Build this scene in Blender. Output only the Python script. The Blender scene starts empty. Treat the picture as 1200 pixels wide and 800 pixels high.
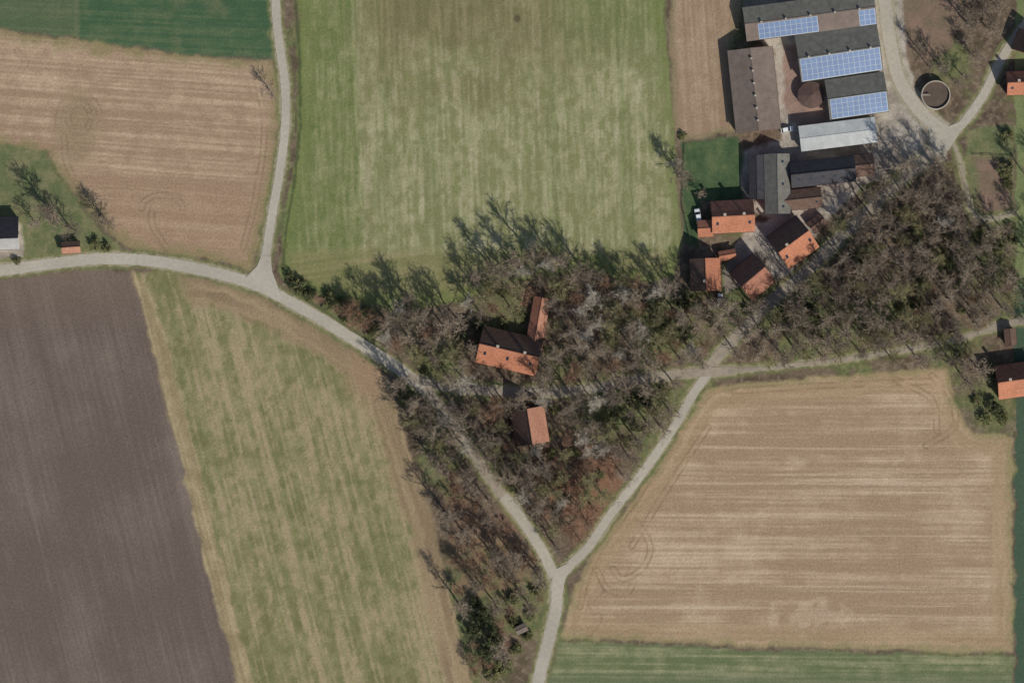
import bpy, bmesh, math, random
import numpy as np
from mathutils import Vector, Matrix
S=0.3
def W(px,py,z=0.0): return Vector(((px-600)*S,(400-py)*S,z))
scene=bpy.context.scene
rng=random.Random(7)
K=0.98
def lin1(c):
    c=c/255.0
    return c/12.92 if c<=0.04045 else ((c+0.055)/1.055)**2.4
def lin(c): return tuple(lin1(v)*K for v in c)
# ------------------------------------------------------------------ light
SUN_AZ=math.radians(143); SUN_EL=math.radians(36)
sd=Vector((math.sin(SUN_AZ)*math.cos(SUN_EL),math.cos(SUN_AZ)*math.cos(SUN_EL),math.sin(SUN_EL)))
w=bpy.data.worlds.new("World"); scene.world=w; w.use_nodes=True
nt=w.node_tree; nt.nodes.clear()
sky=nt.nodes.new('ShaderNodeTexSky'); sky.sky_type='NISHITA'; sky.sun_disc=False
sky.sun_elevation=SUN_EL; sky.sun_rotation=SUN_AZ
bg=nt.nodes.new('ShaderNodeBackground'); bg.inputs['Strength'].default_value=0.09
wo=nt.nodes.new('ShaderNodeOutputWorld')
nt.links.new(sky.outputs[0],bg.inputs[0]); nt.links.new(bg.outputs[0],wo.inputs[0])
sl=bpy.data.lights.new("sun","SUN"); sl.energy=4.35; sl.angle=math.radians(0.5); sl.color=(1,0.95,0.87)
so=bpy.data.objects.new("sun",sl); scene.collection.objects.link(so)
so.rotation_euler=sd.to_track_quat('Z','Y').to_euler(); so.location=sd*500
cam=bpy.data.cameras.new("camera"); co=bpy.data.objects.new("camera",cam); scene.collection.objects.link(co)
cam.lens=150; cam.sensor_width=36; cam.clip_start=5; cam.clip_end=30000; co.location=(0,0,1500)
scene.camera=co
scene.view_settings.view_transform='Standard'; scene.view_settings.look='None'; scene.view_settings.exposure=0
# ------------------------------------------------------------------ materials
def mat(name,rgb,var=0.25,scale=1.5,rough=0.85,spec=0.2,bump=0.0,rgb2=None,wave=None,metal=0.0,objrand=0.0,big=0.08):
    m=bpy.data.materials.new(name); m.use_nodes=True; n=m.node_tree; L=n.links
    b=n.nodes['Principled BSDF']; b.inputs['Roughness'].default_value=rough
    b.inputs['Specular IOR Level'].default_value=spec; b.inputs['Metallic'].default_value=metal
    tc=n.nodes.new('ShaderNodeTexCoord')
    a=lin(rgb); c2=lin(rgb2) if rgb2 else tuple(v*0.6 for v in a)
    no=n.nodes.new('ShaderNodeTexNoise'); no.inputs['Scale'].default_value=scale; no.inputs['Detail'].default_value=6
    no.inputs['Roughness'].default_value=0.65
    L.new(tc.outputs['Object'],no.inputs['Vector'])
    r=n.nodes.new('ShaderNodeValToRGB'); r.color_ramp.elements[0].position=0.5-0.22; r.color_ramp.elements[1].position=0.5+0.22
    r.color_ramp.elements[0].color=(*c2,1) if rgb2 else (*[v*(1-var) for v in a],1)
    r.color_ramp.elements[1].color=(*(a if rgb2 else [v*(1+var) for v in a]),1)
    L.new(no.outputs['Fac'],r.inputs['Fac']); out=r.outputs['Color']
    nb=n.nodes.new('ShaderNodeTexNoise'); nb.inputs['Scale'].default_value=big; nb.inputs['Detail'].default_value=3
    L.new(tc.outputs['Object'],nb.inputs['Vector'])
    mr=n.nodes.new('ShaderNodeMapRange'); mr.inputs[3].default_value=0.75; mr.inputs[4].default_value=1.25
    L.new(nb.outputs['Fac'],mr.inputs[0])
    mx=n.nodes.new('ShaderNodeVectorMath'); mx.operation='SCALE'
    L.new(out,mx.inputs[0]); L.new(mr.outputs[0],mx.inputs['Scale']); out=mx.outputs[0]
    if objrand:
        oi=n.nodes.new('ShaderNodeObjectInfo'); m2=n.nodes.new('ShaderNodeMapRange')
        m2.inputs[3].default_value=1-objrand; m2.inputs[4].default_value=1+objrand
        L.new(oi.outputs['Random'],m2.inputs[0])
        m3=n.nodes.new('ShaderNodeVectorMath'); m3.operation='SCALE'
        L.new(out,m3.inputs[0]); L.new(m2.outputs[0],m3.inputs['Scale']); out=m3.outputs[0]
    if wave:
        ax,sc,amt=wave
        wv=n.nodes.new('ShaderNodeTexWave'); wv.bands_direction=ax; wv.inputs['Scale'].default_value=sc
        wv.inputs['Distortion'].default_value=0.6; wv.inputs['Detail'].default_value=2
        L.new(tc.outputs['Object'],wv.inputs['Vector'])
        m4=n.nodes.new('ShaderNodeMapRange'); m4.inputs[3].default_value=1-amt; m4.inputs[4].default_value=1+amt*0.5
        L.new(wv.outputs['Fac'],m4.inputs[0])
        m5=n.nodes.new('ShaderNodeVectorMath'); m5.operation='SCALE'
        L.new(out,m5.inputs[0]); L.new(m4.outputs[0],m5.inputs['Scale']); out=m5.outputs[0]
    L.new(out,b.inputs['Base Color'])
    if bump:
        bp=n.nodes.new('ShaderNodeBump'); bp.inputs['Strength'].default_value=bump; bp.inputs['Distance'].default_value=0.15
        L.new(no.outputs['Fac'],bp.inputs['Height']); L.new(bp.outputs[0],b.inputs['Normal'])
    return m
M={}
M['tile']=mat('orange_roof_tiles',(186,126,96),scale=1.6,rgb2=(142,92,72),wave=('X',0.9,0.14),bump=0.3,big=.2)
M['tile2']=mat('weathered_and_shaded_roof_tiles',(166,114,92),scale=1.2,rgb2=(118,84,72),wave=('X',0.9,0.14),bump=0.3,big=.2)  # weathered roofs, and shady slopes of orange ones with shade in the colour
M['tilepink']=mat('old_pink_roof_tiles',(182,134,110),scale=1.2,rgb2=(146,104,86),wave=('X',0.9,0.1),bump=0.3,big=.2)
M['redbrown']=mat('brown_and_shaded_roof_tiles',(116,92,80),scale=0.9,rgb2=(84,68,60),bump=0.2)  # brown roofs, plus rear slopes of orange houses with shade painted in
M['fibre']=mat('fibre_cement_roof',(122,120,112),scale=0.6,rgb2=(94,92,86),wave=('X',0.5,0.08))
M['fibrebrown']=mat('brown_fibre_cement_roof',(128,114,104),scale=0.5,rgb2=(104,93,86),wave=('X',0.35,0.08))
M['darkroof']=mat('dark_roof_sheet',(66,64,68),scale=0.8,rgb2=(44,44,48),rough=0.6)
M['lightroof']=mat('light_metal_roof',(192,194,190),scale=0.4,rgb2=(166,168,166),rough=0.6,wave=('X',0.4,0.05))
M['greyroof']=mat('pale_grey_roof',(160,158,156),scale=0.4,rgb2=(140,138,136),rough=0.7)
M['brick']=mat('brick_wall',(150,92,74),scale=3)
M['plaster']=mat('plaster_wall',(195,188,172),scale=1)
M['glass']=mat('window_glass',(40,48,58),scale=1,rough=0.15,spec=0.6)
M['door']=mat('door_paint',(70,80,62),scale=1)
M['white']=mat('white_trim',(215,215,210),scale=1,var=0.05)
M['solar']=mat('solar_panel_glass',(98,120,154),scale=0.5,var=0.15,rough=0.45,spec=0.5)
M['alu']=mat('aluminium_frame',(168,178,188),scale=1,var=0.05,rough=0.5)
M['concrete']=mat('concrete',(168,160,146),scale=1.2,var=0.15)
M['slurry']=mat('slurry',(92,80,70),scale=0.5,var=0.15)
M['tankroof']=mat('tank_cover',(92,74,68),scale=0.7,var=0.2)
M['road']=mat('worn_asphalt',(168,161,147),scale=0.8,var=0.12,big=0.05,rough=0.95,bump=0.1)
M['road3']=mat('darker_asphalt',(148,138,123),scale=0.5,var=0.2,big=0.06,rough=0.95,bump=0.1)  # darker, more mottled asphalt for roads and tracks in the wood
M['road2']=mat('gravel_track',(150,142,122),scale=0.8,var=0.2,big=0.05,rough=0.95,bump=0.1)
M['bark_a']=mat('grey_brown_bark',(138,124,108),scale=1.0,var=0.25,objrand=0.28)
M['bark_b']=mat('pale_bark',(176,168,154),scale=1.0,var=0.2,objrand=0.15)
M['bark_c']=mat('reddish_bark',(140,112,92),scale=1.0,var=0.25,objrand=0.2)
M['bark_d']=mat('mossy_bark',(138,131,98),scale=1.0,var=0.25,objrand=0.2)
M['leaf']=mat('evergreen_leaves',(78,83,56),scale=0.8,var=0.4,objrand=0.25,rough=0.7)
M['leaf2']=mat('bush_leaves',(106,108,70),scale=0.8,var=0.35,objrand=0.25,rough=0.7)
M['wood']=mat('weathered_wood',(130,112,92),scale=1.5,var=0.2)
M['rubber']=mat('rubber',(40,40,42),scale=2,var=0.1)
M['carwhite']=mat('white_car_paint',(225,226,224),scale=1,var=0.03,rough=0.3,spec=0.5)
# ------------------------------------------------------------------ noise
R0=np.random.RandomState(3)
TAB=R0.rand(512,512).astype(np.float32)
def vn(u,v,seed=0):
    u=u+seed*37.17+1000; v=v+seed*91.7+1000
    iu=np.floor(u).astype(np.int32); iv=np.floor(v).astype(np.int32)
    fu=(u-iu).astype(np.float32); fv=(v-iv).astype(np.float32)
    fu=fu*fu*(3-2*fu); fv=fv*fv*(3-2*fv)
    a=TAB[iu&511,iv&511]; b=TAB[(iu+1)&511,iv&511]; c=TAB[iu&511,(iv+1)&511]; d=TAB[(iu+1)&511,(iv+1)&511]
    return (a*(1-fu)+b*fu)*(1-fv)+(c*(1-fu)+d*fu)*fv
def fbm(u,v,o=4,seed=0,g=0.55):
    t=0;a=1;s=0
    for i in range(o):
        t=t+a*vn(u*2**i,v*2**i,seed+i*5); s+=a; a*=g
    return t/s
ST=1.25
MX0,MX1,MY0,MY1=-120,1320,-120,920
xs=np.arange(MX0,MX1+ST/2,ST); ys=np.arange(MY0,MY1+ST/2,ST)
nx,ny=len(xs),len(ys)
X,Y=np.meshgrid(xs,ys); X=X.ravel().astype(np.float32); Y=Y.ravel().astype(np.float32)
def segd(px,py,pts,closed=False):
    d=np.full(px.shape,1e9,np.float32); n=len(pts)
    for i in range(n if closed else n-1):
        ax,ay=pts[i]; bx,by=pts[(i+1)%n]
        dx,dy=bx-ax,by-ay; l=dx*dx+dy*dy+1e-9
        t=np.clip(((px-ax)*dx+(py-ay)*dy)/l,0,1)
        d=np.minimum(d,(px-ax-t*dx)**2+(py-ay-t*dy)**2)
    return np.sqrt(d)
def inside(px,py,pts):
    c=np.zeros(px.shape,bool); n=len(pts)
    for i in range(n):
        ax,ay=pts[i]; bx,by=pts[(i+1)%n]
        if ay==by: continue
        c^=((ay>py)!=(by>py))&(px<(bx-ax)*(py-ay)/(by-ay)+ax)
    return c
def sdf(px,py,pts):
    d=segd(px,py,pts,True); return np.where(inside(px,py,pts),-d,d)
def catmull(pts,k=6):
    P=[Vector(p) for p in pts]; P=[2*P[0]-P[1]]+P+[2*P[-1]-P[-2]]; out=[]
    for i in range(1,len(P)-2):
        for j in range(k):
            t=j/k; a,b,c,d=P[i-1],P[i],P[i+1],P[i+2]
            out.append(0.5*((2*b)+(c-a)*t+(2*a-5*b+4*c-d)*t*t+(3*b-a-3*c+d)*t**3))
    out.append(P[-2]); return [(v.x,v.y) for v in out]
# ------------------------------------------------------------------ roads definition (map coordinates)
roads=[
 ('country_road','road',13,[(-120,332),(-40,322),(0,317),(60,309),(120,303),(180,306),(240,317),(290,330),(320,343),(370,370),(420,401),(465,430),(500,457)]),
 ('country_road','road3',10,[(497,454),(515,475),(537,505),(575,562),(605,600)]),
 ('country_road','road',12,[(590,581),(602,596),(614,612),(637,648),(652,682)]),
 ('country_road','road',14,[(652,682),(651,715),(640,760),(630,805),(615,920)]),
 ('country_road','road',10,[(652,682),(668,662),(690,640),(715,603),(752,555),(788,503),(812,462),(830,437)]),
 ('village_road','road3',10,[(478,441),(515,452),(560,457),(620,459),(680,457),(740,446),(795,438),(830,436),(860,434)]),
 ('woodland_track','road3',5,[(855,434),(900,431),(960,424),(1050,412),(1120,397),(1165,384)]),
 ('woodland_track','road3',8,[(1160,385),(1190,377),(1330,350)]),
 ('village_road','road3',12,[(824,438),(850,408),(895,362),(945,318),(985,278),(1040,226),(1080,190),(1108,160)]),
 ('country_road','road',10,[(320,-120),(323,0),(327,50),(334,100),(334,150),(327,205),(318,255),(312,295),(303,330)]),
 ('farm_road','road',15,[(1034,-120),(1037,0),(1045,60),(1056,98),(1080,132),(1110,158)]),
 ('country_road','road',10,[(1108,162),(1128,145),(1152,112),(1172,72),(1192,42),(1240,-20),(1330,-120)]),
 ('gravel_track','road2',4,[(1112,160),(1122,180),(1132,220),(1142,252),(1165,256),(1188,250)]),
]
roads=[(a,b,c,catmull(d)) for a,b,c,d in roads]
flares=[('road_junction','road',[(288,325),(301,312),(306,300),(317,300),(319,318),(329,345),(305,340)]),
        ('road_junction','road',[(639,652),(652,666),(667,659),(661,685),(656,715),(645,715),(647,686)]),
        ('road_junction','road',[(1085,132),(1112,148),(1130,140),(1122,160),(1112,176),(1095,182),(1090,165)])]
# ------------------------------------------------------------------ ground painting
def C(*c): return np.array(c,np.float32)
def mixc(a,b,t):
    t=np.clip(t,0,1)[:,None]; return a*(1-t)+b*t
wx=X+(fbm(X/14,Y/14,3,11)-.5)*9; wy=Y+(fbm(X/14,Y/14,3,12)-.5)*9
n1=fbm(X/60,Y/60,5,20); n2=fbm(X/12,Y/12,4,21); n3=fbm(X/4,Y/4,2,22)
litter=mixc(C(110,97,79)[None],C(86,74,61)[None],(n2-.35)*3)
litter=mixc(litter,C(138,124,102)[None],np.clip((n3-.55)*3,0,.55))
grass=mixc(C(92,100,62)[None],C(118,116,80)[None],(n3-.3)*2)
col=mixc(litter,grass,(n1-.53)*7+ (n2-.5)*2)
for gx,gy,gr in [(400,355,60),(780,380,55),(700,480,35),(590,370,35),(1165,300,50),(560,690,60),(540,760,60),(620,700,40),(1160,470,40),(30,230,90),(480,345,40)]:
    col=mixc(col,grass,np.clip(1.4-np.hypot(X-gx,Y-gy)/gr*1.2+(n2-.5)*2,0,.75))
red=np.clip(1.3-np.hypot(X-690,Y-570)/45+(n2-.5)*3,0,.8); col=mixc(col,C(134,100,78)[None],red)
red=np.clip(1.2-np.hypot(X-585,Y-640)/55+(n2-.5)*3,0,.7); col=mixc(col,C(134,108,88)[None],red)
fid=np.zeros(X.shape,np.int32); names={0:'ground'}
def field(name,poly,f,soft=2.0):
    k=len(names); names[k]=name
    d=sdf(wx,wy,poly); m=np.clip(0.5-d/soft/2,0,1)
    sel=m>0
    c=f(X[sel],Y[sel],-d[sel],n1[sel],n2[sel],n3[sel])
    mm=m[sel][:,None]; col[sel]=col[sel]*(1-mm)+c*mm
    fid[m>0.5]=k
def streak(x,y,slope,vertical,wd,ln,seed,o=3):
    u,v=(x-slope*y,y) if vertical else (y-slope*x,x)
    return fbm(u/wd,v/ln,o,seed)
def f_green_tl(x,y,d,a,b,c):
    s=streak(x,y,0.05,False,3,120,31)
    r=mixc(C(66,90,60)[None],C(86,104,70)[None],(s-.35)*2+(b-.5)*1.5)
    return mixc(r,C(118,116,82)[None],np.where(x<90,.3,0)+np.clip((4-np.abs(x-91))/4,0,1)*.5+np.clip((a-.6)*4,0,.5))
def tracks(x,y,r,lines,colr,wd=1.6,gap=3.2,amt=.4):
    for ln in lines:
        dd=segd(x,y,catmull(ln,5)); t=np.clip(1-np.abs(dd-gap)/wd,0,1)*amt
        r=mixc(r,C(*colr)[None],t*np.clip(-.1+vn(x/11,y/11,3)*1.5,0,1))
    return r
def circ(cx,cy,rx,ry,a0=0,a1=360,n=14):
    return [(cx+rx*math.cos(math.radians(a0+(a1-a0)*i/n)),cy+ry*math.sin(math.radians(a0+(a1-a0)*i/n))) for i in range(n+1)]
def f_stub_l(x,y,d,a,b,c):
    s=streak(x,y,0.07,False,2.4,110,41,4); s2=streak(x,y,0.07,False,10,300,42,2)
    r=mixc(C(150,126,102)[None],C(184,161,134)[None],(s-.33)*1.7+(s2-.5)*.9+(b-.5)*.9)
    r=mixc(r,C(150,125,100)[None],np.clip((y-180)/120,0,.6))
    r=mixc(r,C(130,120,84)[None],np.clip(1-d/14+(b-.5)*1.4,0,.8))
    r=mixc(r,C(138,122,94)[None],np.clip(1.2-np.hypot((x-90)/26,(y-150)/45),0,.55))
    return tracks(x,y,r,[circ(93,138,13,17,20,330),circ(93,142,25,30,170,380),circ(190,244,24,15,180,360),[(180,240),(178,262),(195,290)],[(20,60),(30,75),(10,95)],[(300,90),(310,150),(300,230),(285,290)],[(75,160),(78,190),(90,215)]],(116,98,76),amt=.55)
def f_meadow(x,y,d,a,b,c):
    s=streak(x,y,0.035,True,3.4,45,51,5); s2=streak(x,y,0.035,True,16,500,52,2)
    u=x-0.035*y; mo=fbm(x/7,y/9,4,55)
    pale=mixc(C(124,126,84)[None],C(164,158,126)[None],(s-.40)*1.7+(mo-.5)*2.0+(b-.5)*.9+.18)
    green=mixc(C(98,112,62)[None],C(126,132,84)[None],(s-.35)*2+(b-.5)*1.5)
    brown=mixc(C(112,106,74)[None],C(134,124,90)[None],(s-.35)*2+(b-.5))
    r=mixc(pale,green,np.clip((418-u)/10,0,.7)+np.clip((s2-.62)*3,0,.3)+np.clip((mo-.60)*4,0,.35))
    tb=np.clip((115-y)/60+(a-.5)*2.5,0,1)*np.clip((u-400)/50,0,1)*.9
    r=mixc(r,brown,tb*np.clip(1-np.abs(u-520)/190+.3,0,1))
    r=mixc(r,green,np.clip((90-y)/60,0,1)*np.clip((u-640)/60,0,.6))
    for uu in range(432,790,22):
        r=mixc(r,C(158,152,120)[None],np.clip(1-np.abs(u-uu)/2.6,0,1)*.22*np.clip((y-90)/50,.3,1))
    r=mixc(r,C(132,124,92)[None],np.clip((7-np.abs(u-424))/7,0,1)*.3)
    hd=np.clip((y-288)/14,0,1); r=mixc(r,mixc(C(144,132,96)[None],C(118,118,76)[None],(vn(x/60,(y+.14*x)/3.5,5))*1.4),hd*.8)
    r=mixc(r,C(102,116,62)[None],np.clip(1-d/16+(b-.5)*1.5,0,.6))
    return mixc(r,C(72,62,48)[None],np.clip(1.3-np.hypot(x-606,y-22)/4,0,.6))
def f_strip_t(x,y,d,a,b,c):
    s=streak(x,y,0.06,True,3,120,61)
    r=mixc(C(144,122,98)[None],C(168,148,122)[None],(s-.35)*1.6+(b-.5))
    return mixc(r,C(124,116,84)[None],np.clip(1-d/9+(b-.5)*1.4,0,.7))
def f_plough(x,y,d,a,b,c):
    s=streak(x,y,0.256,True,2.2,90,71,4); s2=streak(x,y,0.256,True,26,600,72,2)
    r=mixc(C(102,90,80)[None],C(119,107,96)[None],(s-.35)*1.3+(s2-.5)*.8+(a-.5)*1.6)
    r=mixc(r,C(120,104,87)[None],np.clip((390-y)/80,0,.8)*.6)
    sp=vn(x/2.2,y/2.2,77); return mixc(r,C(122,114,106)[None],np.clip((sp-.93)*14,0,.4))
def f_margin(x,y,d,a,b,c):
    s=streak(x,y,0.256,True,3,100,81)
    return mixc(C(138,124,92)[None],C(164,148,114)[None],(s-.3)*2+(b-.5)*1.5)
def f_olive(x,y,d,a,b,c):
    s=streak(x,y,0.256,True,3.0,70,91,5); s2=streak(x,y,0.256,True,14,500,92,2); mo=fbm(x/6,y/8,4,95)
    g=mixc(C(110,110,72)[None],C(130,127,88)[None],(b-.3)*2)
    r=mixc(g,C(154,140,108)[None],.40+(s-.46)*2.0+(s2-.5)*1.0+(a-.5)*.9+(mo-.5)*1.6)
    hd=np.clip((34-d)/8+(b-.5)*1.5,0,1)*np.clip((x-.256*y-118)/20,0,1)
    h=mixc(C(156,136,106)[None],C(132,114,88)[None],vn(d/4.5,x/90+y/90,9)*1.2)
    r=mixc(r,h,hd*.9)
    r=mixc(r,C(150,124,98)[None],np.clip(1.1-np.hypot((x-430)/32,(y-440)/42),0,.7))
    u=x-.256*y
    for uu in (150,180,210,240,270,300,330):
        r=mixc(r,C(158,146,116)[None],np.clip(1-np.abs(np.abs(u-uu)-2.2)/1.4,0,1)*.3)
    return r
def f_stub_r(x,y,d,a,b,c):
    s=streak(x,y,0.005,False,2.3,110,101,5); s2=streak(x,y,0.005,False,9,500,102,2); s3=streak(x,y,0.005,False,3,260,103,2)
    r=mixc(C(153,130,104)[None],C(187,165,138)[None],(s-.34)*1.5+(s2-.5)*.9+(a-.5)*1.2+(b-.5)*.7)
    r=mixc(r,C(194,175,150)[None],np.clip((s3-.68)*5,0,.5))
    r=mixc(r,C(178,153,120)[None],np.clip((470-y)/30,0,1)*.6)
    for yy in range(470,760,27):
        r=mixc(r,C(132,111,88)[None],np.clip(1-np.abs(np.abs(y-.005*x-yy)-2.4)/1.3,0,1)*.28*np.clip((b-.3)*4,0,1))
    hd=np.clip((30-d)/10,0,1); r=mixc(r,mixc(C(172,149,118)[None],C(150,129,98)[None],vn(d/4,x/80+y/80,8)*1.2),hd*.7)
    r=mixc(r,C(136,128,90)[None],np.clip(1-d/8+(b-.5)*1.6,0,.7))
    r=mixc(r,C(198,178,154)[None],np.clip(1.1-np.hypot((x-950)/45,(y-722)/16)+(b-.5)*2,0,.3))
    return tracks(x,y,r,[[(812,475),(780,530),(745,585),(712,630),(690,670),(680,710)],
      [(747,612),(762,640),(752,666),(730,678),(718,666)],[(705,690),(692,705),(702,724),(690,742)],[(700,668),(712,690),(735,694),(742,680)],
      [(1092,440),(1114,465),(1118,500),(1085,522)],[(1050,445),(1092,468),(1098,505)],[(860,458),(960,452),(1090,447)],[(830,500),(790,560),(740,640)]],(118,98,76),amt=.6)
def f_green_b(x,y,d,a,b,c):
    s=streak(x,y,0.01,False,2.6,120,111)
    r=mixc(C(98,110,72)[None],C(142,140,106)[None],(s-.35)*2+(b-.5)*1.3)
    return mixc(r,C(98,108,76)[None],np.clip((y-785)/20,0,.6))
def f_lawn(x,y,d,a,b,c):
    return mixc(C(64,84,52)[None],C(90,104,66)[None],(b-.3)*2)
def f_lawn2(x,y,d,a,b,c):
    return mixc(C(94,104,66)[None],C(122,118,86)[None],(b-.3)*2+(c-.5))
def f_dirt(x,y,d,a,b,c):
    return mixc(C(132,110,94)[None],C(112,100,80)[None],(b-.3)*2)
def f_yard(x,y,d,a,b,c):
    return mixc(C(172,163,148)[None],C(132,123,110)[None],(b-.35)*2.2+(a-.5)*2)
def f_yardb(x,y,d,a,b,c):
    return mixc(C(150,126,110)[None],C(128,106,94)[None],(b-.35)*2.2)
def f_seam(x,y,d,a,b,c):
    g=mixc(C(118,130,84)[None],C(98,114,72)[None],(b-.3)*2)
    return mixc(g,C(66,84,64)[None],np.clip((y-330)/15,0,.9))
field('winter_crop_field',[(-130,-130),(316,-130),(318,0),(321,70),(240,63),(180,58),(90,45),(0,34),(-130,20)],f_green_tl)
field('stubble_field',[(-130,22),(0,36),(90,47),(180,60),(240,65),(321,73),(328,130),(319,210),(306,270),(297,318),(240,303),(185,296),(150,290),(118,262),(80,215),(55,180),(0,170),(-130,150)],f_stub_l)
field('meadow',[(347,-130),(774,-130),(778,0),(786,110),(794,200),(797,290),(790,325),(740,332),(690,315),(600,330),(540,355),(470,362),(400,352),(335,335),(328,315),(336,240),(350,170),(350,80)],f_meadow)
field('stubble_field',[(778,-130),(868,-130),(870,0),(858,60),(862,152),(800,166),(789,150)],f_strip_t)
field('ploughed_field',[(-130,340),(0,328),(100,316),(152,318),(164,345),(278,800),(310,930),(-130,930)],f_plough,1.5)
field('grass_margin',[(153,318),(170,325),(190,362),(303,800),(336,930),(308,930),(276,800),(162,345)],f_margin)
field('sown_field',[(158,318),(200,318),(270,333),(330,360),(400,400),(455,440),(470,500),(505,600),(552,800),(585,930),(330,930),(297,800),(184,360)],f_olive)
field('stubble_field',[(842,452),(900,445),(1000,440),(1110,428),(1118,470),(1137,506),(1187,512),(1187,764),(900,758),(655,748),(668,700),(690,655),(730,600),(775,540),(800,500),(822,462)],f_stub_r)
field('winter_crop_field',[(655,752),(900,762),(1187,768),(1187,930),(615,930),(642,800)],f_green_b)
field('lawn',[(800,168),(864,158),(872,190),(868,235),(822,238),(815,290),(800,285)],f_lawn)
field('lawn',[(1128,152),(1188,146),(1188,262),(1150,262),(1138,220)],f_lawn2)
field('paddock_soil',[(1142,185),(1185,188),(1186,250),(1148,250)],f_dirt,5)
field('allotment_soil',[(1052,-130),(1128,-130),(1124,20),(1118,55),(1092,72),(1062,78),(1056,40)],f_dirt,3)
field('lawn',[(-130,150),(0,168),(50,178),(75,215),(112,262),(145,290),(100,296),(60,302),(0,308),(-130,320)],f_lawn2)
field('farmyard',[(876,-130),(1058,-130),(1058,0),(1062,60),(1072,105),(1112,146),(1108,185),(1060,212),(1015,215),(965,262),(930,318),(905,326),(868,335),(850,345),(848,320),(862,285),(880,262),(905,256),(868,240),(870,176),(916,165),(905,60),(872,30)],f_yard)
field('farmyard',[(918,52),(935,50),(940,98),(965,98),(972,145),(935,150),(918,120)],f_yardb,3)
field('driveway',[(-130,262),(0,262),(24,262),(28,300),(20,312),(-130,325)],f_yard)
field('mosaic_seam_ground',[(1190,-130),(1330,-130),(1330,930),(1190,930)],f_seam,.8)  # mosaic seam added as a toned ground strip, not a real field
rd=np.full(X.shape,1e9,np.float32)
for nm,mt,wd,pl in roads:
    rd=np.minimum(rd,segd(X,Y,pl[::2]+[pl[-1]])-wd/2)
m=np.clip(1-(rd-3)/3+(n2-.5)*3,0,.8); m[fid==15]*=.2
col=mixc(col,mixc(C(100,110,66)[None],C(126,122,84)[None],n3*1.3-.2),m)
m=np.clip(1-(rd-.6)/2.2+(n2-.5)*2.2+(n3-.5)*1.2,0,.85)
col=mixc(col,C(154,144,120)[None],m)
for dl in ([(346,0),(351,60),(352,150),(345,215),(335,270),(331,315)],[(350,345),(400,378),(450,412)]):
    m=np.clip(1-segd(X,Y,dl)/2.6+(n3-.5)*1.2,0,.7)
    col=mixc(col,C(72,80,48)[None],m)
# pull vegetation greens toward olive
ge=np.maximum(col[:,1]-col[:,0],0); bright=np.clip((col.mean(1)-75)/30,0,1)
col[:,0]+=ge*.38*bright; col[:,2]+=5*np.clip((ge+4)/10,0,1)
col*= (1+(R0.rand(len(X)).astype(np.float32)-.5)*.10)[:,None]
c=np.clip(col/255,0,1); c=np.where(c<=0.04045,c/12.92,((c+0.055)/1.055)**2.4)*K
rgba=np.ones((len(X),4),np.float32); rgba[:,:3]=c
def ground_mat():
    m=bpy.data.materials.new('soil_and_grass'); m.use_nodes=True; n=m.node_tree; L=n.links
    b=n.nodes['Principled BSDF']; b.inputs['Roughness'].default_value=0.97; b.inputs['Specular IOR Level'].default_value=0.05
    at=n.nodes.new('ShaderNodeAttribute'); at.attribute_name='Col'
    tc=n.nodes.new('ShaderNodeTexCoord')
    a=n.nodes.new('ShaderNodeTexNoise'); a.inputs['Scale'].default_value=1.4; a.inputs['Detail'].default_value=4; a.inputs['Roughness'].default_value=.7
    L.new(tc.outputs['Object'],a.inputs['Vector'])
    mr=n.nodes.new('ShaderNodeMapRange'); mr.inputs[1].default_value=.25; mr.inputs[2].default_value=.75; mr.inputs[3].default_value=.78; mr.inputs[4].default_value=1.22
    L.new(a.outputs['Fac'],mr.inputs[0])
    v=n.nodes.new('ShaderNodeVectorMath'); v.operation='SCALE'; L.new(at.outputs['Color'],v.inputs[0]); L.new(mr.outputs[0],v.inputs['Scale'])
    L.new(v.outputs[0],b.inputs['Base Color'])
    bp=n.nodes.new('ShaderNodeBump'); bp.inputs['Strength'].default_value=.5; bp.inputs['Distance'].default_value=.12
    L.new(a.outputs['Fac'],bp.inputs['Height']); L.new(bp.outputs[0],b.inputs['Normal'])
    return m
GM=ground_mat()
far=mat('distant_farmland',(124,124,84),rgb2=(140,118,92),scale=0.006,rough=.95,big=0.02)
def np_mesh(name,V,F,mats,colr=None):
    me=bpy.data.meshes.new(name); nv=len(V); nf=len(F); k=F.shape[1]
    me.vertices.add(nv); me.vertices.foreach_set('co',np.ascontiguousarray(V,np.float32).ravel())
    me.loops.add(nf*k); me.loops.foreach_set('vertex_index',np.ascontiguousarray(F,np.int32).ravel())
    me.polygons.add(nf); me.polygons.foreach_set('loop_start',np.arange(0,nf*k,k,dtype=np.int32))
    me.update(calc_edges=True)
    for m in mats: me.materials.append(m)
    if colr is not None:
        a=me.color_attributes.new('Col','FLOAT_COLOR','POINT'); a.data.foreach_set('color',np.ascontiguousarray(colr,np.float32).ravel())
    return me
def link(name,me,parent=None):
    o=bpy.data.objects.new(name,me); scene.collection.objects.link(o)
    if parent: o.parent=parent
    return o
V=np.stack([(X-600)*S,(400-Y)*S,np.zeros_like(X)],1)
ii,jj=np.meshgrid(np.arange(nx-1),np.arange(ny-1)); i0=(jj*nx+ii).ravel()
F=np.stack([i0+nx,i0+nx+1,i0+1,i0],1); ff=fid[i0]
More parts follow.
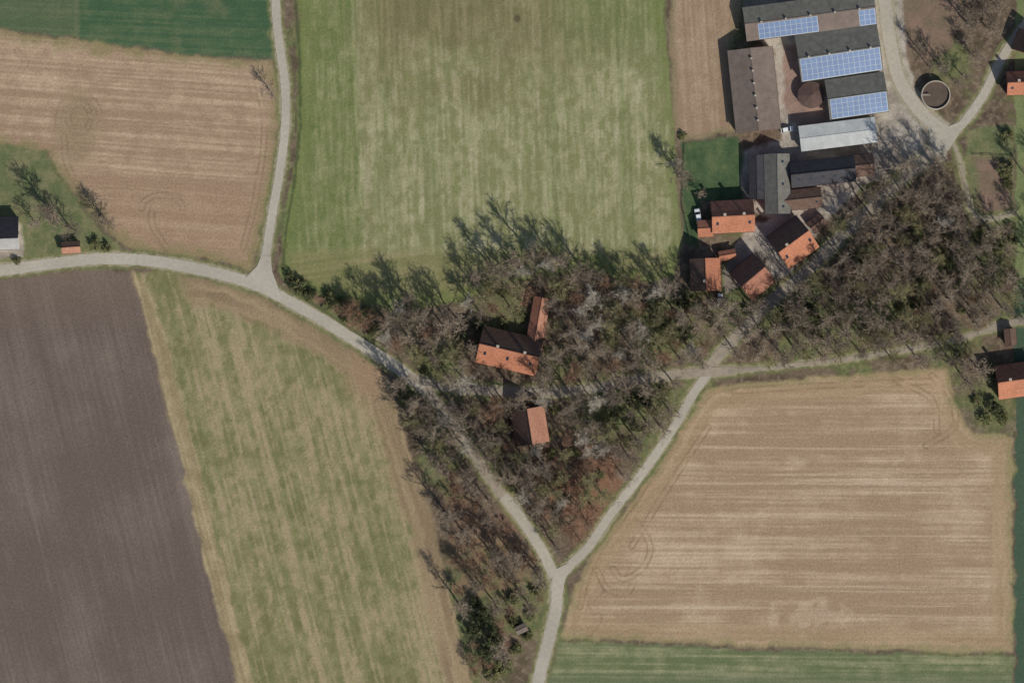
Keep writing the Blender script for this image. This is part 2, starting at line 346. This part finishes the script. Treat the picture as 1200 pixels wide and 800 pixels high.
for k,nm in names.items():
    Fk=F[ff==k]
    if not len(Fk): continue
    u,inv=np.unique(Fk,return_inverse=True)
    if k==0:
        bx0,bx1=V[:,0].min(),V[:,0].max(); by0,by1=V[:,1].min(),V[:,1].max(); E=9000
        ring=np.array([[-E,-E,0],[E,-E,0],[E,E,0],[-E,E,0],[bx0,by0,0],[bx1,by0,0],[bx1,by1,0],[bx0,by1,0]],np.float32)
        o=len(u); rf=np.array([[0,1,5,4],[1,2,6,5],[2,3,7,6],[3,0,4,7]])+o
        VV=np.concatenate([V[u],ring]); FF=np.concatenate([inv.reshape(-1,4),rf]); CC=np.concatenate([rgba[u],np.ones((8,4),np.float32)*.2])
        me=np_mesh(nm,VV,FF,[GM,far],CC); mi=np.zeros(len(FF),np.int32); mi[-4:]=1; me.polygons.foreach_set('material_index',mi)
    else: me=np_mesh(nm,V[u],inv.reshape(-1,4),[GM],rgba[u])
    link(nm,me)
# ------------------------------------------------------------------ roads geometry
for ri,(nm,mt,wd,pl) in enumerate(roads):
    pl=catmull(pl,4); vs=[];fs=[]; z=0.03+0.006*ri
    for i,p in enumerate(pl):
        a=Vector(pl[max(0,i-1)]); b=Vector(pl[min(len(pl)-1,i+1)]); t=(b-a).normalized(); nrm=Vector((-t.y,t.x))
        for s in (-1,1):
            q=Vector(p)+nrm*s*(wd/2*(1+rng.uniform(-.10,.08))); vs.append(W(q.x,q.y,z))
        if i: k=2*i; fs.append((k-2,k-1,k+1,k))
    me=bpy.data.meshes.new(nm); me.from_pydata(vs,[],fs); me.materials.append(M[mt]); link(nm,me)
for fi,(nm,mt,pl) in enumerate(flares):
    me=bpy.data.meshes.new(nm); me.from_pydata([W(x,y,0.13+.005*fi) for x,y in pl],[],[tuple(range(len(pl)))]); me.materials.append(M[mt]); link(nm,me)
# ------------------------------------------------------------------ buildings
def box(name,x0,x1,y0,y1,z0,z1,m,parent,bev=0):
    bm=bmesh.new(); bmesh.ops.create_cube(bm,size=1)
    for v in bm.verts: v.co=Vector(((v.co.x+.5)*(x1-x0)+x0,(v.co.y+.5)*(y1-y0)+y0,(v.co.z+.5)*(z1-z0)+z0))
    if bev: bmesh.ops.bevel(bm,geom=bm.edges[:],offset=bev,segments=2,affect='EDGES')
    me=bpy.data.meshes.new(name); bm.to_mesh(me); bm.free(); me.materials.append(m); return link(name,me,parent)
def poly(name,vs,fs,ms,parent,mi=None):
    me=bpy.data.meshes.new(name); me.from_pydata(vs,[],fs)
    for m in ms: me.materials.append(m)
    if mi: me.polygons.foreach_set('material_index',mi)
    return link(name,me,parent)
def gable(name,cx,cy,L,Wd,ang,eave,pitch,ra,rb=None,wall='brick',solar=None,chim=0,sky_l=0,off=0.0,pan='solar',vent=0):
    """cx,cy,L,Wd in map units; ridge along local x; -y side faces the sun"""
    e=bpy.data.objects.new(name,None); scene.collection.objects.link(e); e.location=W(cx,cy); e.rotation_euler=(0,0,math.radians(ang))
    l=L*S/2; h=Wd*S/2; oh=0.45; tp=math.tan(math.radians(pitch)); yr=off*h
    zr=eave+h*tp
    rb=rb or ra; wl=l-oh; wh=h-oh; t=0.18
    zn=lambda y:(zr-(zr-eave)*(y-yr)/(h-yr)) if y>=yr else (zr-(zr-eave)*(yr-y)/(h+yr))
    zwN=zn(wh)-t; zwS=zn(-wh)-t
    pv=[(-wl,-wh,0),(-wl,wh,0),(-wl,wh,zwN),(-wl,yr,zr-t),(-wl,-wh,zwS)]; pv+=[(wl,y,z) for _,y,z in pv]
    poly('walls',pv,[(0,4,3,2,1),(5,6,7,8,9),(0,5,9,4),(1,2,7,6),(4,9,8,3),(3,8,7,2)],[M[wall]],e)
    lx=l
    def slab(nm,pts,m):
        n=len(pts); vs=[tuple(p) for p in pts]+[(p[0],p[1],p[2]-t+.01) for p in pts]
        fs=[tuple(range(n)),tuple(range(2*n-1,n-1,-1))]+[(i,i+n,(i+1)%n+n,(i+1)%n) for i in range(n)]
        return poly(nm,vs,fs,[m],e)
    slab('roof_slope_sunny',[(-l,-h,eave),(l,-h,eave),(lx,yr,zr),(-lx,yr,zr)],M[ra])
    slab('roof_slope_shady',[(l,h,eave),(-l,h,eave),(-lx,yr,zr),(lx,yr,zr)],M[rb])  # on houses, darker tiles put this slope's shade into its colour
    box('ridge_cap',-lx,lx,yr-.16,yr+.16,zr-.05,zr+.09,M[ra],e,.04)
    for s in (-1,1): box('gutter',-l,l,s*(h+.06)-.05,s*(h+.06)+.05,eave-.16,eave-.06,M['rubber'],e)
    n=max(2,int(l*2/3.5))
    for s in (-1,1):
        for i in range(n):
            x=-wl+(i+.5)*2*wl/n; y=s*wh
            if s==-1 and i==n//2: box('door',x-.6,x+.6,y-.05,y+.03,0.02,2.15,M['door'],e); continue
            box('window_frame',x-.6,x+.6,y-.05 if s<0 else y-.01,y+.01 if s<0 else y+.05,.95,2.25,M['white'],e)
            box('window',x-.5,x+.5,y-.08 if s<0 else y,y if s<0 else y+.08,1.05,2.15,M['glass'],e)
    for s in (-1,1):
        a,b=(s*wl-.05,s*wl+.05); box('gable_window',a,b,-.6,.6,1.2,2.4,M['glass'],e)
        if zr>6: box('gable_window',a,b,-.5,.5,eave,eave+1.1,M['glass'],e)
    for i in range(chim):
        x=-l*.4+i*l*.9; box('chimney',x-.4,x+.4,yr+.25,yr+1.0,zr-1.6,zr+1.1,M['brick'],e,.03); box('chimney_cap',x-.48,x+.48,yr+.17,yr+1.08,zr+1.105,zr+1.2,M['concrete'],e)
    nS=Vector((0,-(zr-eave),h+yr)).normalized()
    def onS(x,f,o): return Vector((x,-h+f*(h+yr),eave+f*(zr-eave)))+nS*o
    def patches(nm,lst,o,m):
        vs=[];fs=[]
        for (x0,x1,f0,f1) in lst:
            k=len(vs); vs+=[tuple(onS(*q)) for q in ((x0,f0,o),(x1,f0,o),(x1,f1,o),(x0,f1,o),(x0,f0,0),(x1,f0,0),(x1,f1,0),(x0,f1,0))]
            fs+=[(k,k+1,k+2,k+3)]+[(k+i,k+4+i,k+4+(i+1)%4,k+(i+1)%4) for i in range(4)]
        poly(nm,vs,fs,[m],e)
    if sky_l:
        patches('skylights',[(-l*.8+(i*l*1.5/(sky_l-1) if sky_l>1 else 0),-l*.8+(i*l*1.5/(sky_l-1) if sky_l>1 else 0)+.9,.5,.68) for i in range(sky_l)],.07,M['glass'])
    if vent:
        for i in range(vent):
            x=-l*.75+i*(l*1.5/max(1,vent-1)); box('roof_vent',x-.35,x+.35,yr-.35,yr+.35,zr-.1,zr+.7,M['concrete'],e,.05)
    if solar:
        sl_len=math.hypot(h+yr,zr-eave)
        for (a,b,f0,f1) in solar:
            x0=-l+a*2*l; x1=-l+b*2*l
            patches('panel_mount',[(x0-.12,x1+.12,f0-.02,f1+.02)],.08,M['alu'])
            nxp=max(1,round((x1-x0)/1.9)); nyp=max(1,round((f1-f0)*sl_len/1.9)); q=[]
            for i in range(nxp):
                for j in range(nyp):
                    dx=(x1-x0)/nxp; df=(f1-f0)/nyp; g=.10; gf=.10/sl_len
                    q.append((x0+i*dx+g,x0+(i+1)*dx-g,f0+j*df+gf,f0+(j+1)*df-gf))
            patches('solar_panels',q,.14,M[pan])
    return e
gable('solar_barn',948,20,154,40,7.5,4.5,16,'fibrebrown','fibre',wall='plaster',solar=[(.1,.55,.05,.9),(.87,.99,.05,.9)],vent=5)
gable('solar_barn',982,63,97,55,8.5,4.5,17,'fibre','fibre',wall='plaster',solar=[(.02,.98,.04,.94)],vent=4)
gable('solar_barn',1003,113,70,47,8,4.2,17,'fibre','fibre',wall='plaster',solar=[(.04,.98,.04,.96)])
gable('machine_shed',981,158,90,30,7,4.0,8,'lightroof','lightroof',wall='plaster')
gable('livestock_barn',883,106,97,53,96.0,3.8,18,'fibrebrown','fibrebrown',wall='brick',vent=6)
gable('farm_outbuilding',910,216,70,30,91,4.2,28,'fibre','fibre',wall='brick',sky_l=3)
gable('farm_outbuilding',886,208,52,18,91,4.0,20,'darkroof','darkroof',wall='brick')
gable('farm_outbuilding',963,202,76,30,6,4.6,30,'darkroof','darkroof',wall='brick',sky_l=5)
gable('farm_outbuilding',936,234,52,24,6,3.6,26,'redbrown','redbrown',wall='brick',sky_l=2)
gable('farm_outbuilding',1011,194,24,26,6,3.8,28,'redbrown','redbrown',wall='brick')
gable('farmhouse',858,254,50,38,3,4.2,38,'tile','tile2',wall='brick',chim=2,sky_l=2)
gable('garage',826,268,18,20,3,2.8,25,'tile','tile2',wall='brick')
gable('farmhouse',826,322,38,36,92,4.2,40,'tile','redbrown',wall='brick',chim=1)
gable('garden_shed',852,299,20,12,10,2.4,25,'tile','tile2',wall='brick')
gable('half_timbered_house',928,284,44,46,36,3.8,44,'tile','redbrown',wall='brick',chim=1,sky_l=2)
gable('half_timbered_barn',881,325,36,42,40,3.6,44,'tile2','redbrown',wall='brick')
gable('wooden_shed',957,262,20,16,36,2.5,22,'redbrown','redbrown',wall='wood')
gable('farmhouse',597,411,72,44,-13,4.0,42,'tile','redbrown',wall='brick',chim=2,sky_l=3)
gable('house_wing',630,380,64,20,80,3.4,28,'tilepink','tile2',wall='brick')
gable('half_timbered_barn',621,499,42,40,99,3.5,48,'tilepink','redbrown',wall='brick')
gable('farmhouse',1190,445,48,40,8,4.0,40,'tile','tile2',wall='brick',chim=1)
gable('house',1200,98,44,28,2,4.0,38,'tile','tile2',wall='brick',chim=1,sky_l=3)
gable('house',1204,52,26,34,70,4.0,38,'tile2','redbrown',wall='brick')
gable('wooden_shed',1183,395,20,14,95,2.8,20,'redbrown','redbrown',wall='wood')
gable('house',2,274,44,38,2,3.8,34,'greyroof','darkroof',wall='plaster',chim=1,off=-.35)
gable('garden_shed',84,290,22,14,4,2.4,28,'tilepink','redbrown',wall='wood')
gable('field_shed',611,736,14,10,25,2.2,14,'fibrebrown','fibrebrown',wall='wood')
gable('wooden_shed',990,318,16,10,36,2.2,22,'redbrown','redbrown',wall='wood')
def tank(name,cx,cy,r,h,open_top):
    e=bpy.data.objects.new(name,None); scene.collection.objects.link(e); e.location=W(cx,cy)
    n=48; vs=[];fs=[]
    prof=[(r,0),(r,h),(r-.35,h),(r-.35,.3)] if open_top else [(r,0),(r,h),(r+.12,h+.02),(r+.12,h+.12)]
    for i in range(n):
        a=2*math.pi*i/n
        for (q,z) in prof: vs.append((q*math.cos(a),q*math.sin(a),z))
    for i in range(n):
        j=(i+1)%n
        for k in range(3): fs.append((i*4+k,j*4+k,j*4+k+1,i*4+k+1))
    poly('tank_wall',vs,fs,[M['concrete']],e)
    zt=h-.7 if open_top else h+.12; rr=r-.36 if open_top else r+.12
    vs=[(rr*math.cos(2*math.pi*i/n),rr*math.sin(2*math.pi*i/n),zt) for i in range(n)]+[(0,0,zt if open_top else zt+1.2)]
    poly('slurry' if open_top else 'conical_cover',vs,[(i,(i+1)%n,n) for i in range(n)],[M['slurry'] if open_top else M['tankroof']],e)
    if open_top: box('walkway',-r-.2,-r*.5,-.15,.15,h+.02,h+.12,M['concrete'],e); box('agitator',-r*.5,-r*.5+.4,-.2,.2,h+.02,h+.4,M['concrete'],e,.05)
    else:
        for i in range(8):
            a=i*math.pi/4; bx=box('cover_rib',0.3,rr,-.06,.06,0,.08,M['redbrown'],e)
            bx.location=(0,0,zt+1.2); bx.rotation_euler=(0,math.atan2(1.2,rr),a)
tank('slurry_tank',1096,112,5.1,2.6,True)
tank('biogas_tank',950,112,4.6,2.6,False)
def car(name,px,py,ang,paint,L=4.4,Wc=1.8,H=1.45):
    e=bpy.data.objects.new(name,None); scene.collection.objects.link(e); e.location=W(px,py,0.02); e.rotation_euler=(0,0,math.radians(ang))
    prof=[(-.5,.35),(-.5,.75),(-.47,.9),(-.36,.97),(.28,.97),(.45,.88),(.5,.7),(.5,.35)]
    vs=[(x*L,s*Wc/2*(.96 if z>.8 else 1),z*H*.68) for s in (-1,1) for x,z in prof]; n=len(prof)
    poly('body',vs,[tuple(range(n)),tuple(range(2*n-1,n-1,-1))]+[(i,i+n,(i+1)%n+n,(i+1)%n) for i in range(n)],[paint],e)
    c=[(-.42,.66),(-.33,1.0),(.08,1.0),(.27,.66)]
    vs=[(x*L,s*Wc/2*(.78 if z>.9 else .92),z*H) for s in (-1,1) for x,z in c]
    poly('cabin_glass',vs,[(0,1,2,3),(7,6,5,4),(0,4,5,1),(2,6,7,3),(1,5,6,2)],[M['glass']],e)
    box('roof_panel',-.33*L,.08*L,-Wc*.39,Wc*.39,H+.003,H+.05,paint,e,.02)
    for x in (-.31,.31):
        for s in (-1,1):
            bm=bmesh.new(); bmesh.ops.create_cone(bm,cap_ends=True,segments=20,radius1=.32,radius2=.32,depth=.22,matrix=Matrix.Translation((x*L,s*Wc*.47,.32))@Matrix.Rotation(math.pi/2,4,'X'))
            me=bpy.data.meshes.new('wheel'); bm.to_mesh(me); bm.free(); me.materials.append(M['rubber']); link('wheel',me,e)
car('parked_car',843,351,80,M['carwhite']); car('parked_car',818,253,100,M['carwhite'],5.2,2.0,2.0)
car('parked_car',922,152,10,M['carwhite'])
def fence(pts):
    e=bpy.data.objects.new('wooden_fence',None); scene.collection.objects.link(e); bm=bmesh.new()
    def b(c,dx,dy,dz,a):
        bmesh.ops.create_cube(bm,size=1,matrix=Matrix.Translation(c)@Matrix.Rotation(a,4,'Z')@Matrix.Diagonal((dx,dy,dz,1)))
    for i in range(len(pts)-1):
        a=W(*pts[i]); c=W(*pts[i+1]); d=c-a; n=max(1,int(d.length/3)); an=math.atan2(d.y,d.x)
        for k in range(n): b(a+d*k/n+Vector((0,0,.6)),.12,.12,1.2,an)
        for z in (.5,.95): b((a+c)/2+Vector((0,0,z)),d.length,.05,.12,an)
    me=bpy.data.meshes.new('posts_and_rails'); bm.to_mesh(me); bm.free(); me.materials.append(M['wood']); link('posts_and_rails',me,e)
fence([(1140,182),(1186,184),(1187,252)]); fence([(803,170),(800,240),(812,292)])
# ------------------------------------------------------------------ trees
def mk_tree(name,seed,H,R,m,limbs=16,sub=7,tw=11,buds=0,leafm=None,tww=.075):
    r=random.Random(seed); vs=[];fs=[];mi=[]
    def tube(a,b,r0,r1,n=4):
        d=(b-a)
        if d.length<1e-4: return
        q=d.to_track_quat('Z','Y'); k=len(vs)
        for (c,rr) in ((a,r0),(b,r1)):
            for i in range(n):
                an=2*math.pi*i/n; vs.append(c+q@Vector((rr*math.cos(an),rr*math.sin(an),0)))
        for i in range(n): fs.append((k+i,k+(i+1)%n,k+n+(i+1)%n,k+n+i)); mi.append(0)
    def rib(a,b,wd):
        d=(b-a).normalized(); s=d.cross(Vector((r.gauss(0,1),r.gauss(0,1),r.gauss(0,1)))).normalized()*wd/2; k=len(vs)
        vs.extend([a-s,a+s,b+s*.4,b-s*.4]); fs.append((k,k+1,k+2,k+3)); mi.append(0)
    def rv(d,sp): return (d+Vector((r.gauss(0,sp),r.gauss(0,sp),r.gauss(0,sp)*.8))).normalized()
    tp=[Vector((0,0,-.1))]; n=6
    for i in range(1,n+1): tp.append(Vector((r.gauss(0,.18)*i/2,r.gauss(0,.18)*i/2,H*.82*i/n)))
    r0=.024*H
    tube(Vector((0,0,-.1)),Vector((0,0,.35)),r0*1.5,r0,7)
    for i in range(n): tube(tp[i],tp[i+1],r0*(1-i/n*.8),r0*(1-(i+1)/n*.8),6)
    for li in range(limbs):
        t=.34+.64*(li/limbs)**.85; zi=t*n; i=min(n-1,int(zi)); p=tp[i].lerp(tp[i+1],zi-i)
        az=li*2.399+r.gauss(0,.35); el=math.radians(14+58*((t-.34)/.64)**1.4+r.gauss(0,9))
        env=math.sqrt(max(.12,1-((t-.55)/.6)**2)); ln=R*env*r.uniform(.7,1.25)*(1.0 if t<.8 else .85)
        d=Vector((math.cos(az)*math.cos(el),math.sin(az)*math.cos(el),math.sin(el))); pts=[p]; ns=5
        for s in range(ns):
            d=rv(d+Vector((0,0,.12)),.16); pts.append(pts[-1]+d*ln/ns)
        lr=r0*.42*(1-t*.5)
        for s in range(ns): tube(pts[s],pts[s+1],lr*(1-s/ns*.8),lr*(1-(s+1)/ns*.8),4)
        for si in range(sub):
            u=.2+.8*(si+r.random())/sub; k=min(ns-1,int(u*ns)); q=pts[k].lerp(pts[k+1],min(1,u*ns-k))
            dd=rv((pts[k+1]-pts[k]).normalized()*.7+Vector((0,0,.22)),.55); bl=ln*r.uniform(.26,.45)*(1.15-u*.4); bp=[q]
            for s in range(3):
                dd=rv(dd,.2); bp.append(bp[-1]+dd*bl/3)
            for s in range(3): tube(bp[s],bp[s+1],.07*(1-s*.28),.07*(1-(s+1)*.28),3)
            for ti in range(tw):
                u2=.15+.85*r.random(); k2=min(2,int(u2*3)); qq=bp[k2].lerp(bp[k2+1],min(1,u2*3-k2))
                td=rv((bp[k2+1]-bp[k2]).normalized()*.8+Vector((0,0,.15)),.6); tl=r.uniform(.6,1.6); e2=qq+td*tl
                rib(qq,e2,tww)
                if buds and r.random()<buds:
                    for _ in range(2):
                        c=e2+Vector((r.gauss(0,.2),r.gauss(0,.2),r.gauss(0,.2))); a=Vector((r.gauss(0,1),r.gauss(0,1),r.gauss(0,1))).normalized()*.11; b2=a.orthogonal().normalized()*.11
                        k=len(vs); vs.extend([c-a,c-b2,c+a,c+b2]); fs.append((k,k+1,k+2,k+3)); mi.append(1)
    me=bpy.data.meshes.new(name); me.from_pydata([tuple(v) for v in vs],[],fs); me.materials.append(m); me.materials.append(leafm or m)
    me.polygons.foreach_set('material_index',mi); return me
def mk_leafy(name,seed,H,R,m,n=3200,ls=.22,base=.15):
    r=random.Random(seed); vs=[];fs=[];mi=[]
    k=len(vs); rr=.02*H+.06
    for z,q in ((-.05,rr),(H*.75,rr*.4)):
        for i in range(6): vs.append(Vector((q*math.cos(i*math.pi/3),q*math.sin(i*math.pi/3),z)))
    for i in range(6): fs.append((k+i,k+(i+1)%6,k+6+(i+1)%6,k+6+i)); mi.append(1)
    cl=[]
    for ci in range(26):
        a=r.uniform(0,2*math.pi); q=R*math.sqrt(r.random())*.85; z=H*(base+(1-base)*r.random()*(1-.55*(q/R)**2)); c=Vector((q*math.cos(a),q*math.sin(a),z)); cl.append((c,R*r.uniform(.16,.34)))
        k=len(vs); zb=min(z,H*.7)*.7; vs.extend([Vector((-.05,0,zb)),Vector((.05,.03,zb)),c+Vector((.02,0,0)),c-Vector((.02,0,0))]); fs.append((k,k+1,k+2,k+3)); mi.append(1)
    for _ in range(n):
        c,cr=r.choice(cl); d=Vector((r.gauss(0,1),r.gauss(0,1),r.gauss(0,1))).normalized(); p=c+d*cr*r.random()**.4; p.z=max(.1,p.z)
        a=Vector((r.gauss(0,1),r.gauss(0,1),r.gauss(0,1)+.6)).normalized(); u=a.orthogonal().normalized()*ls*r.uniform(.6,1.3); v=a.cross(u)*.6
        k=len(vs); vs.extend([p-u,p-v,p+u,p+v]); fs.append((k,k+1,k+2,k+3)); mi.append(0)
    me=bpy.data.meshes.new(name); me.from_pydata([tuple(v) for v in vs],[],fs); me.materials.append(m); me.materials.append(M['bark_a'])
    me.polygons.foreach_set('material_index',mi); return me
BA=[mk_tree('bare_tree_mesh',i,rng.uniform(15.5,19.5),rng.uniform(5.2,6.8),M['bark_a']) for i in range(6)]
BP=[mk_tree('pale_tree_mesh',10+i,15,5.6,M['bark_b'],tw=14) for i in range(2)]
BC=[mk_tree('reddish_tree_mesh',20+i,12,4.8,M['bark_c'],tw=11,limbs=14) for i in range(2)]
BD=[mk_tree('mossy_tree_mesh',30+i,14,5.4,M['bark_d'],buds=.3,leafm=M['leaf2']) for i in range(2)]
SM=[mk_tree('small_tree_mesh',40+i,6.5,3.0,M['bark_c'],limbs=12,sub=5,tw=9,tww=.06) for i in range(3)]
EG=[mk_leafy('evergreen_mesh',50+i,9,3.8,M['leaf'],n=3600) for i in range(2)]
BU=[mk_leafy('bush_mesh',60+i,2.6,2.2,M['leaf2'],n=1400,ls=.16,base=.05) for i in range(3)]
def place(name,me,px,py,sc,sz=1.0):
    o=link(name,me); o.location=W(px,py); o.rotation_euler=(0,0,rng.uniform(0,6.28)); o.scale=(sc,sc,sc*sz*rng.uniform(.92,1.08)); return o
placed=[]
blds=[(597,411,40),(629,382,20),(648,398,18),(621,499,28),(645,505,14),(650,520,12),(612,448,14),(928,284,34),(952,305,20),(881,325,30),(905,345,17),(826,322,28),(848,338,14),(858,254,34),(963,204,48),(1011,194,24),(1190,445,34),(903,270,20),(1183,395,14),(655,492,12),(1130,255,10),(957,262,14)]
glades=[(720,500,7),(760,410,9),(585,600,8),(505,600,7),(700,440,7),(850,380,6),(1165,330,10),(800,400,8),(640,560,7)]
def ok(x,y,md,rc=7):
    if any((x-a)**2+(y-b)**2<r*r for a,b,r in blds+glades): return False
    if any((x-a)**2+(y-b)**2<md*md for a,b in placed): return False
    for _,mt,wd,pl in roads:
        q=wd/2+(3.5 if mt=='road3' else rc)
        for p in pl:
            if (x-p[0])**2+(y-p[1])**2<q*q: return False
    return True
def ins(x,y,p):
    return bool(inside(np.array([x]),np.array([y]),p)[0])
def scatter(p,count,md,pick,sc=(.8,1.15)):
    x0=min(a for a,_ in p);x1=max(a for a,_ in p);y0=min(b for _,b in p);y1=max(b for _,b in p); n=0
    for _ in range(count*30):
        if n>=count: break
        x=rng.uniform(x0,x1);y=rng.uniform(y0,y1)
        if not ins(x,y,p) or not ok(x,y,md): continue
        placed.append((x,y)); nm,ml=pick(x,y); place(nm,rng.choice(ml),x,y,rng.uniform(*sc)); n+=1
    return n
def hp(nm,ml,lst,sz=1.0):
    for x,y,s in lst: place(nm,rng.choice(ml),x,y,s,sz); placed.append((x,y))
hp('bare_tree',BA,[(320,111,.6),(58,245,1.05),(66,258,.9),(84,268,.8),(127,262,.85),(118,252,.6),(797,208,.95),(42,262,.6),(822,228,.4),(1135,30,.8),(1160,38,.8),(1103,80,.7),(1145,72,.7),(1120,98,.6)],.72)
hp('pale_tree',BP,[(688,392,.9),(789,192,.6),(545,525,.8),(730,345,.8),(1105,262,.8),(640,310,.8),(702,380,.7)])
hp('mossy_tree',BD,[(600,362,.95),(565,348,.9),(660,345,.8),(578,335,.7),(770,372,.9)])
hp('bare_tree',BA,[(478,352,.85),(498,374,.95),(470,378,.8),(522,385,.9),(577,315,.9),(600,308,.9),(625,302,.95),(655,308,.9),(588,325,.9),(486,475,.85),(510,508,.8),(532,478,.8),(555,500,.8),(572,538,.85),(550,550,.8),(590,560,.8)])
hp('evergreen_tree',EG,[(722,482,.9),(742,470,.8),(566,722,1.0),(580,748,.9),(556,738,.8),(572,765,.8),(558,705,.6),(1165,478,.7),(1160,440,.6),(540,394,.6),(1000,300,.6),(745,500,.6),(772,380,.7)])
hp('garden_bush',BU,[(350,335,1.6),(362,345,1.3),(385,358,1.2),(400,352,1),(340,325,1.0),(650,480,1),(645,530,1),(610,372,1.2),(590,378,1),(1155,490,1.2),(1175,490,1.2),(1145,470,1),(800,160,.8),(20,305,.8),(112,287,1.1),(125,290,.9),(1178,198,1.6),(1182,215,1.2),(1180,160,1.2),(590,780,1.6),(605,760,1.2),(575,790,1.3),(602,728,1.1),(618,744,1.0),(622,720,1.1),(628,690,1.0),(600,700,1.2)])
wood=[(448,385),(470,350),(530,372),(550,330),(575,308),(620,294),(680,305),(720,328),(790,335),(812,362),(862,352),(905,340),(960,318),(985,262),(1015,225),(1060,195),(1100,182),(1122,200),(1130,250),(1188,275),(1188,372),(1135,402),(1160,430),(1140,470),(1115,425),(1050,418),(960,425),(880,435),(832,428),(812,450),(780,500),(735,560),(690,625),(655,652),(625,610),(590,600),(545,580),(500,540),(475,480),(462,430)]
def pick(x,y):
    q=rng.random()
    if math.hypot(x-690,y-575)<45 and q<.6: return 'reddish_tree',BC
    if x>850 and q<.8: return 'bare_tree',BA
    if q<.56: return 'bare_tree',BA
    if q<.66: return 'pale_tree',BP
    if q<.80: return 'reddish_tree',BC
    if q<.97: return 'mossy_tree',BD
    return 'evergreen_tree',EG
n1c=scatter(wood,335,14,pick,(.65,.98))
orch=[(520,575),(590,590),(640,665),(636,700),(600,730),(590,790),(555,790),(535,690)]
n2c=scatter(orch,48,10.5,lambda x,y:('orchard_tree',SM) if rng.random()<.68 else ('bare_tree',BA),(.65,.95))
scatter([(1065,55),(1120,60),(1128,5),(1160,-30),(1182,0),(1165,50),(1135,90),(1110,110)],16,11,lambda x,y:('bare_tree',BA),(.4,.7))
scatter([(440,365),(385,345),(360,345),(380,372),(440,395),(470,380)],18,8,lambda x,y:('orchard_tree',SM) if rng.random()<.6 else ('garden_bush',BU),(.7,1.2))
scatter(wood,60,8,lambda x,y:('understorey_bush',BU+SM),(.6,1.2))
scatter([(1145,240),(1188,262),(1188,300),(1140,290)],6,10,lambda x,y:('garden_bush',BU),(.8,1.4))
scatter([(1192,180),(1240,180),(1240,420),(1192,420)],12,14,lambda x,y:('bare_tree',BA),(.6,.9))
print('trees',n1c,n2c,len(placed))
